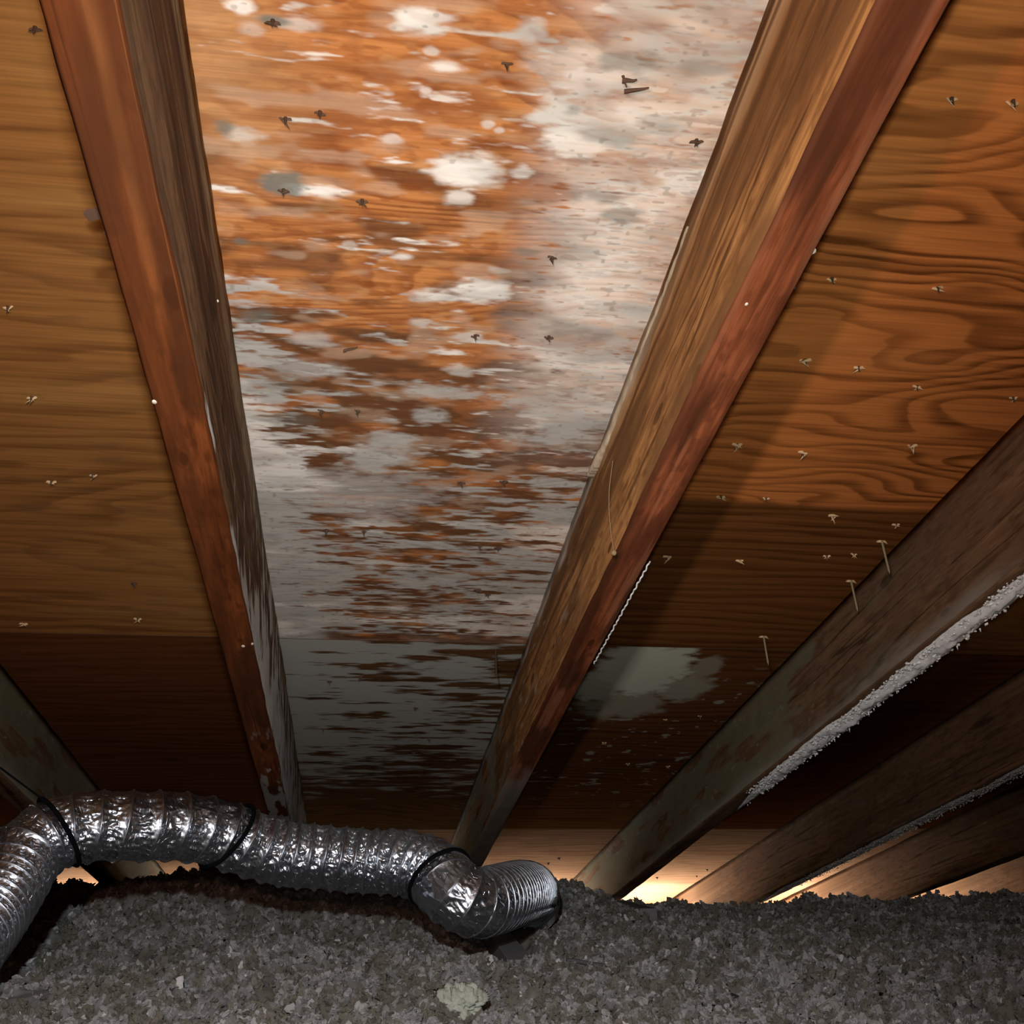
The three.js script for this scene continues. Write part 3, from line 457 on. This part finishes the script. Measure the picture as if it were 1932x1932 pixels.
// joists whose tops show through the insulation
function joist(x, D0, D1, y0, y1, label) {
  const s = new THREE.Shape(); s.moveTo(D0, FLOOR_Y + 0.002); s.lineTo(D1, FLOOR_Y + 0.002); s.lineTo(D1, y1); s.lineTo(D0 + 0.03, y0); s.lineTo(D0, y0 - 0.06); s.closePath();
  const g = new THREE.ExtrudeGeometry(s, { depth: 0.036, bevelEnabled: true, bevelSize: 0.0015, bevelThickness: 0.0015, bevelSegments: 1 }).rotateY(Math.PI / 2).translate(x - 0.018, 0, 0);
  return tag(mesh('ceiling_joist', g, mat([0.23, 0.235, 0.24], 0.9), scene), label, 'joist', 'ceiling joists');
}
joist(0.250, 1.63, 2.05, 0.794, 0.780, 'grey joist top showing through the insulation under the duct end');
joist(0.634, 2.30, 2.62, 0.752, 0.722, 'dusty joist end poking from insulation below the crusted dark rafter');

// ---------------------------------------------------------------- foil duct
const DUCT = [[-0.462,0.745,-1.215],[-0.463,0.80,-1.245],[-0.463,0.85,-1.30],[-0.462,0.883,-1.36],[-0.459,0.905,-1.42],[-0.454,0.938,-1.48],[-0.446,0.973,-1.53],[-0.419,0.994,-1.56],[-0.375,1.0,-1.58],[-0.321,0.999,-1.6],[-0.266,0.995,-1.63],[-0.216,0.983,-1.66],[-0.171,0.965,-1.68],[-0.115,0.948,-1.7],[-0.05,0.94,-1.71],[0.016,0.934,-1.71],[0.074,0.933,-1.69],[0.115,0.921,-1.66],[0.14,0.9,-1.62],[0.169,0.886,-1.62],[0.205,0.883,-1.66],[0.238,0.88,-1.72],[0.267,0.874,-1.785],[0.291,0.863,-1.86],[0.309,0.845,-1.935],[0.321,0.818,-2.0]].map((p) => new THREE.Vector3(...p));
const curve = new THREE.CatmullRomCurve3(DUCT, false, 'centripetal'); curve.arcLengthDivisions = 800;
const LEN = curve.getLength(), DR = 0.0505;
const pitchAt = (x, z, s) => s < 0.33 ? 0.016 : s < 0.39 ? lerp(0.016, 0.036, (s - 0.33) / 0.06) : x < -0.2 ? 0.0375 : x < -0.16 ? 0.03 : x < 0.09 && z > -1.75 ? 0.0255 : x < 0.135 ? 0.0185 : x < 0.19 ? 0.0165 : 0.0125;
const crumple = (() => {                                  // crumpled foil: little tilted facets
  const S = 512, C = 27, V = 10, pts = [], r = rng(5); for (let i = 0; i < C * V; i++) pts.push([r(), r(), r() * 2 - 1, r() * 2 - 1, r()]);
  const d = new Uint8Array(S * S * 4);
  for (let y = 0; y < S; y++) for (let x = 0; x < S; x++) {
    const fx = x / S * C, fy = y / S * V + 0.35 * Math.sin(x / S * 6.2832 * 4), ix = Math.floor(fx), iy = Math.floor(fy); let bd = 9, h = 0;
    for (let b = -1; b <= 1; b++) for (let a = -1; a <= 1; a++) { const p = pts[((iy + b + 2 * V) % V) * C + (ix + a + C) % C], dx = fx - (ix + a + p[0]), dy = fy - (iy + b + p[1]), q2 = dx * dx + dy * dy; if (q2 < bd) { bd = q2; h = 0.5 + 0.3 * (dx * p[2] + dy * p[3]) + 0.1 * (p[4] - 0.5); } }
    const v = Math.max(0, Math.min(255, h * 255)) | 0, k = (y * S + x) * 4; d[k] = d[k + 1] = d[k + 2] = v; d[k + 3] = 255;
  }
  const t = new THREE.DataTexture(d, S, S, THREE.RGBAFormat); t.wrapS = t.wrapT = THREE.RepeatWrapping; t.magFilter = t.minFilter = THREE.LinearFilter; t.needsUpdate = true; return t;
})();
const duct = tag(group('foil_duct', new THREE.Vector3(0.25, 0.80, -1.86)), 'crinkled silver foil flexible duct strung across the rafters with an elbow', 'duct');
{
  const M = 2400, SUB = [], pos = [], fr = { T: [], N: [], B: [] };
  let acc = 0; const up = new THREE.Vector3(0, 1, 0); let prevN = null;
  for (let i = 0; i <= M; i++) {
    const u = i / M, p = curve.getPointAt(u), T = curve.getTangentAt(u);
    let N = prevN ? prevN.clone() : up.clone(); N.addScaledVector(T, -N.dot(T)).normalize(); prevN = N; const B = new THREE.Vector3().crossVectors(T, N);
    if (i) acc += (LEN / M) / pitchAt(p.x, p.z, u * LEN);
    SUB.push({ p, T, N, B, n: acc });
  }
  const K = 144, P = new Float32Array((M + 1) * (K + 1) * 3), UV = new Float32Array((M + 1) * (K + 1) * 2); let k2 = 0; const I = new Uint32Array(M * K * 6); let k = 0;
  for (let i = 0; i <= M; i++) {
    const { p, N, B, n } = SUB[i], dN = i ? n - SUB[i - 1].n : 0.03, pitch = (LEN / M) / Math.max(1e-4, dN);
    for (let j = 0; j <= K; j++) {
      const a = (j % K) / K * Math.PI * 2, ph = n + a / (2 * Math.PI), f = ph - Math.floor(ph), idx = Math.floor(ph);
      const sag = Math.sin(Math.PI * f), dep = Math.min(0.0052, 0.22 * pitch);
      UV[k2++] = i / M * LEN / 0.12; UV[k2++] = j / K * 3;
      const arc = a * 3.2;
      // folds fan out from each wire like little pleats
      const pl = vn(arc * 2.6 + f * 2.3 + idx * 3.1, idx * 7.3 + f * 1.2) - 0.5, pl2 = vn(arc * 6.5 - f * 2.5 + idx * 5.7, idx * 3.9 + f * 3.0) - 0.5, cr = vn(arc * 15 + idx * 11.1, f * 9 * (pitch / 0.03) + idx * 2.7) - 0.5;
      const rad = DR - dep * Math.pow(sag, 0.75) * (0.9 + 0.25 * pl) + sag * (0.0052 * pl + 0.0036 * pl2 + 0.0018 * cr) * Math.min(1, pitch / 0.022);
      const cx = Math.cos(a) * rad, sy = Math.sin(a) * rad;
      P[k++] = p.x + N.x * cx + B.x * sy - duct.position.x; P[k++] = p.y + N.y * cx + B.y * sy - duct.position.y; P[k++] = p.z + N.z * cx + B.z * sy - duct.position.z;
    }
  }
  k = 0; for (let i = 0; i < M; i++) for (let j = 0; j < K; j++) { const a = i * (K + 1) + j, b = a + 1, c = a + K + 1, d = c + 1; I[k++] = a; I[k++] = b; I[k++] = d; I[k++] = a; I[k++] = d; I[k++] = c; }
  const g = new THREE.BufferGeometry(); g.setAttribute('position', new THREE.BufferAttribute(P, 3)); g.setAttribute('uv', new THREE.BufferAttribute(UV, 2)); g.setIndex(new THREE.BufferAttribute(I, 1)); g.computeVertexNormals();
  mesh('foil_sleeve', g, new THREE.MeshStandardMaterial({ color: new THREE.Color().setRGB(0.74, 0.81, 0.90), metalness: 1, roughness: 0.29, side: THREE.DoubleSide, bumpMap: crumple, bumpScale: 0.0022 }), duct);
  // the spring wire under the foil
  const wp = [], total = SUB[M].n; let i0 = 0;
  const steps = Math.floor(total * 28);
  for (let s = 0; s <= steps; s++) {
    const want = s / 28, wrap = want - Math.floor(want); // ph integer => n = m - a/2pi, so the angle runs backwards along n
    while (i0 < M && SUB[i0].n < want) i0++;
    const { p, N, B } = SUB[i0], a = -wrap * 2 * Math.PI;
    wp.push(p.clone().addScaledVector(N, Math.cos(a) * (DR + 0.0002)).addScaledVector(B, Math.sin(a) * (DR + 0.0002)).sub(duct.position));
  }
  const wc = new THREE.CatmullRomCurve3(wp);
  // sweep by hand: cheap 5-sided tube through the listed points
  const W = [], WI = [], rr = 0.0010, fT = new THREE.Vector3(), fN = new THREE.Vector3(), fB = new THREE.Vector3(), cen = new THREE.Vector3();
  for (let s = 0; s < wp.length; s++) { fT.subVectors(wp[Math.min(s + 1, wp.length - 1)], wp[Math.max(0, s - 1)]).normalize(); cen.set(0, 1, 0); if (Math.abs(fT.y) > 0.9) cen.set(1, 0, 0); fN.copy(cen).addScaledVector(fT, -cen.dot(fT)).normalize(); fB.crossVectors(fT, fN); for (let e = 0; e < 6; e++) { const a = e / 6 * 6.2832; W.push(wp[s].x + rr * (fN.x * Math.cos(a) + fB.x * Math.sin(a)), wp[s].y + rr * (fN.y * Math.cos(a) + fB.y * Math.sin(a)), wp[s].z + rr * (fN.z * Math.cos(a) + fB.z * Math.sin(a))); } if (s) for (let e = 0; e < 6; e++) { const a = (s - 1) * 6 + e, b = (s - 1) * 6 + (e + 1) % 6; WI.push(a, b, b + 6, a, b + 6, a + 6); } }
  const wg = new THREE.BufferGeometry(); wg.setAttribute('position', new THREE.Float32BufferAttribute(W, 3)); wg.setIndex(WI); wg.computeVertexNormals();
  mesh('wire_helix', wg, new THREE.MeshStandardMaterial({ color: new THREE.Color().setRGB(0.6, 0.64, 0.7), metalness: 1, roughness: 0.35 }), duct);
  // black straps round the duct, each with its hanger up to a rafter
  const black = new THREE.MeshPhysicalMaterial({ color: new THREE.Color().setRGB(0.006, 0.006, 0.007), roughness: 0.95, specularIntensity: 0.05 });
  const strap = (x0, tilt, lean, hang) => {
    let best = SUB[0], bd = 9; for (const s of SUB) { const d = Math.hypot(s.p.x - x0[0], s.p.z - x0[1]); if (d < bd) { bd = d; best = s; } }
    const pts = []; const { p, T, N, B } = best;
    for (let e = 0; e < 72; e++) { const a = e / 72 * 6.28319, off = tilt * Math.cos(a) + lean * Math.sin(a); pts.push(p.clone().addScaledVector(N, Math.cos(a) * (DR + 0.0012)).addScaledVector(B, Math.sin(a) * (DR + 0.0012)).addScaledVector(T, off).sub(duct.position)); }
    const c = new THREE.CatmullRomCurve3(pts, true); const gg = new THREE.TubeGeometry(c, 144, 0.0034, 6, true);
    mesh('strap', gg, black, duct);
    if (hang) { const a = pts[0].clone(), b = new THREE.Vector3(...hang).sub(duct.position); mesh('hanger_cord', new THREE.TubeGeometry(new THREE.LineCurve3(a, b), 8, 0.0014, 6), black, duct); }
  };
  strap([-0.418, -1.56], -0.012, 0.004, [-0.56, RF(0, RBOT, 1.5).y, RF(0, RBOT, 1.5).z]);
  strap([-0.203, -1.667], 0.016, -0.004, null);
  strap([0.122, -1.652], 0.012, 0.0, null);
}

// ---------------------------------------------------------------- small things on the insulation
{ // pale fluffy lump
  const ic = new THREE.SphereGeometry(0.030, 72, 48), p = ic.attributes.position; for (let i = 0; i < p.count; i++) { const v = new THREE.Vector3().fromBufferAttribute(p, i); const m = 0.6 + 0.55 * fb(v.x * 70 + 9, v.y * 70 + v.z * 55 + 9) + 0.34 * (vn(v.x * 260 + 50, v.y * 260 + v.z * 230 + 50) - 0.5) + 0.2 * (vn(v.x * 620 + 50, v.y * 620 + v.z * 570 + 50) - 0.5); v.multiplyScalar(m); p.setXYZ(i, v.x, v.y * 0.75, v.z * 0.9); } ic.computeVertexNormals();
  const o = mesh('fibre_tuft', ic, mat([0.46, 0.50, 0.43], 1), scene); o.position.set(0.131, insul(0.131, 1.36) + 0.016, -1.36); tag(o, 'pale greenish white tuft of fluff lying on grey insulation', 'tuft');
}
const wireOn = (list, r, m, name, label, lift = 0.004) => { const o = mesh(name, new THREE.TubeGeometry(new THREE.CatmullRomCurve3(list.map(([x, d]) => new THREE.Vector3(x, insul(x, d) + lift, -d))), 60, r, 8), m, scene); return tag(o, label, 'wire'); };
wireOn([[-0.47, 1.44], [-0.44, 1.41], [-0.41, 1.385], [-0.375, 1.36], [-0.35, 1.33]], 0.0022, mat([0.5, 0.51, 0.5], 0.6), 'cable', 'thin pale cable crossing the smooth insulation below the duct', 0.006);
wireOn([[0.235, 1.69], [0.27, 1.675], [0.32, 1.67], [0.365, 1.645], [0.40, 1.61]], 0.0035, mat([0.10, 0.10, 0.10], 0.7), 'cable', 'dark cable curving over insulation past the grey joist', 0.006);
wireOn([[0.50, 1.50], [0.525, 1.45], [0.535, 1.40], [0.545, 1.34], [0.55, 1.28]], 0.004, mat([0.03, 0.03, 0.032], 0.7), 'cable', 'black cable half sunk in the open insulation', 0.001);

// ---------------------------------------------------------------- two lamps that light the attic and an added fill light (behind and above the eye)
{
  const L = LAMP_WARM.at, g = tag(group('work_lamp', RF(-0.151, RBOT, -0.06)), 'clip-on work lamp with a warm bulb hung under the orange rafter', 'lamp'); const o = g.position;
  const loc = (v) => v.clone().sub(o), steel = mat([0.3, 0.3, 0.3], 0.4, { metalness: 0.8 });
  const bulb = mesh('bulb', new THREE.SphereGeometry(0.016, 20, 14).translate(...loc(L).toArray()), new THREE.MeshStandardMaterial({ color: 0xffffff, emissive: LAMP_WARM.color, emissiveIntensity: 6 }), g); bulb.castShadow = false;
  mesh('socket', new THREE.CylinderGeometry(0.012, 0.014, 0.035, 16).rotateX(Math.PI / 2).translate(...loc(L).add(new THREE.Vector3(0, 0, 0.034)).toArray()), mat([0.03, 0.03, 0.03], 0.5), g);
  mesh('gooseneck', new THREE.TubeGeometry(new THREE.CatmullRomCurve3([loc(L).add(new THREE.Vector3(0, 0, 0.05)), loc(L).add(new THREE.Vector3(0, 0.06, 0.085)), new THREE.Vector3(0, -0.08, 0.03), new THREE.Vector3(0, -0.012, 0)]), 40, 0.004, 8), steel, g);
  mesh('clamp', box(-0.026, 0.026, -0.014, 0.03, -0.02, 0.02), steel, g).rotation.x = -PITCH;
}
{
  const L = LAMP_LED.at, g = tag(group('led_torch', new THREE.Vector3(L.x, 0.80, 0.085)), 'small LED torch clipped to a pole standing in the insulation', 'lamp'); const o = g.position, f = L.clone().sub(o);
  const dir = LAMP_LED.aim.clone().sub(L).normalize(), qn = new THREE.Quaternion().setFromUnitVectors(new THREE.Vector3(0, 0, -1), dir);
  const body = mesh('torch_body', new THREE.CylinderGeometry(0.012, 0.012, 0.075, 20).rotateX(Math.PI / 2).translate(0, 0, 0.047), mat([0.02, 0.02, 0.022], 0.4, { metalness: 0.6 }), g); body.position.copy(f); body.quaternion.copy(qn);
  const lens = mesh('led_lens', new THREE.CylinderGeometry(0.009, 0.009, 0.002, 20).rotateX(Math.PI / 2).translate(0, 0, 0.007), new THREE.MeshStandardMaterial({ color: 0xffffff, emissive: LAMP_LED.color, emissiveIntensity: 8 }), g); lens.position.copy(f); lens.quaternion.copy(qn); lens.castShadow = false;
  mesh('pole', new THREE.CylinderGeometry(0.006, 0.006, L.y - FLOOR_Y - 0.02, 12).translate(0, (L.y - 0.02 + FLOOR_Y) / 2 - o.y, 0.0), mat([0.2, 0.2, 0.2], 0.4, { metalness: 0.8 }), g);
}
{  // added fill light given a puck body and stake
  const L = LAMP_FILL.at, g = tag(group('added_fill_lamp', new THREE.Vector3(L.x, 0.80, L.z + 0.02)), 'added fill light shaped as a round LED puck on a thin stake', 'lamp'); const f = L.clone().sub(g.position);
  const lens = mesh('led_lens', new THREE.CylinderGeometry(0.012, 0.012, 0.002, 24).rotateX(Math.PI / 2).translate(f.x, f.y, f.z + 0.011), new THREE.MeshStandardMaterial({ color: 0xffffff, emissive: LAMP_FILL.color, emissiveIntensity: 2 }), g); lens.castShadow = false;
  mesh('lamp_body', new THREE.CylinderGeometry(0.016, 0.018, 0.016, 24).rotateX(Math.PI / 2).translate(f.x, f.y, f.z + 0.0205), mat([0.03, 0.03, 0.03], 0.5), g);
  mesh('stake', new THREE.CylinderGeometry(0.003, 0.003, L.y - FLOOR_Y - 0.015, 10).translate(f.x, (L.y - 0.015 + FLOOR_Y) / 2 - 0.80, f.z + 0.02), mat([0.2, 0.2, 0.2], 0.4, { metalness: 0.8 }), g);
}

renderer.render(scene, camera);
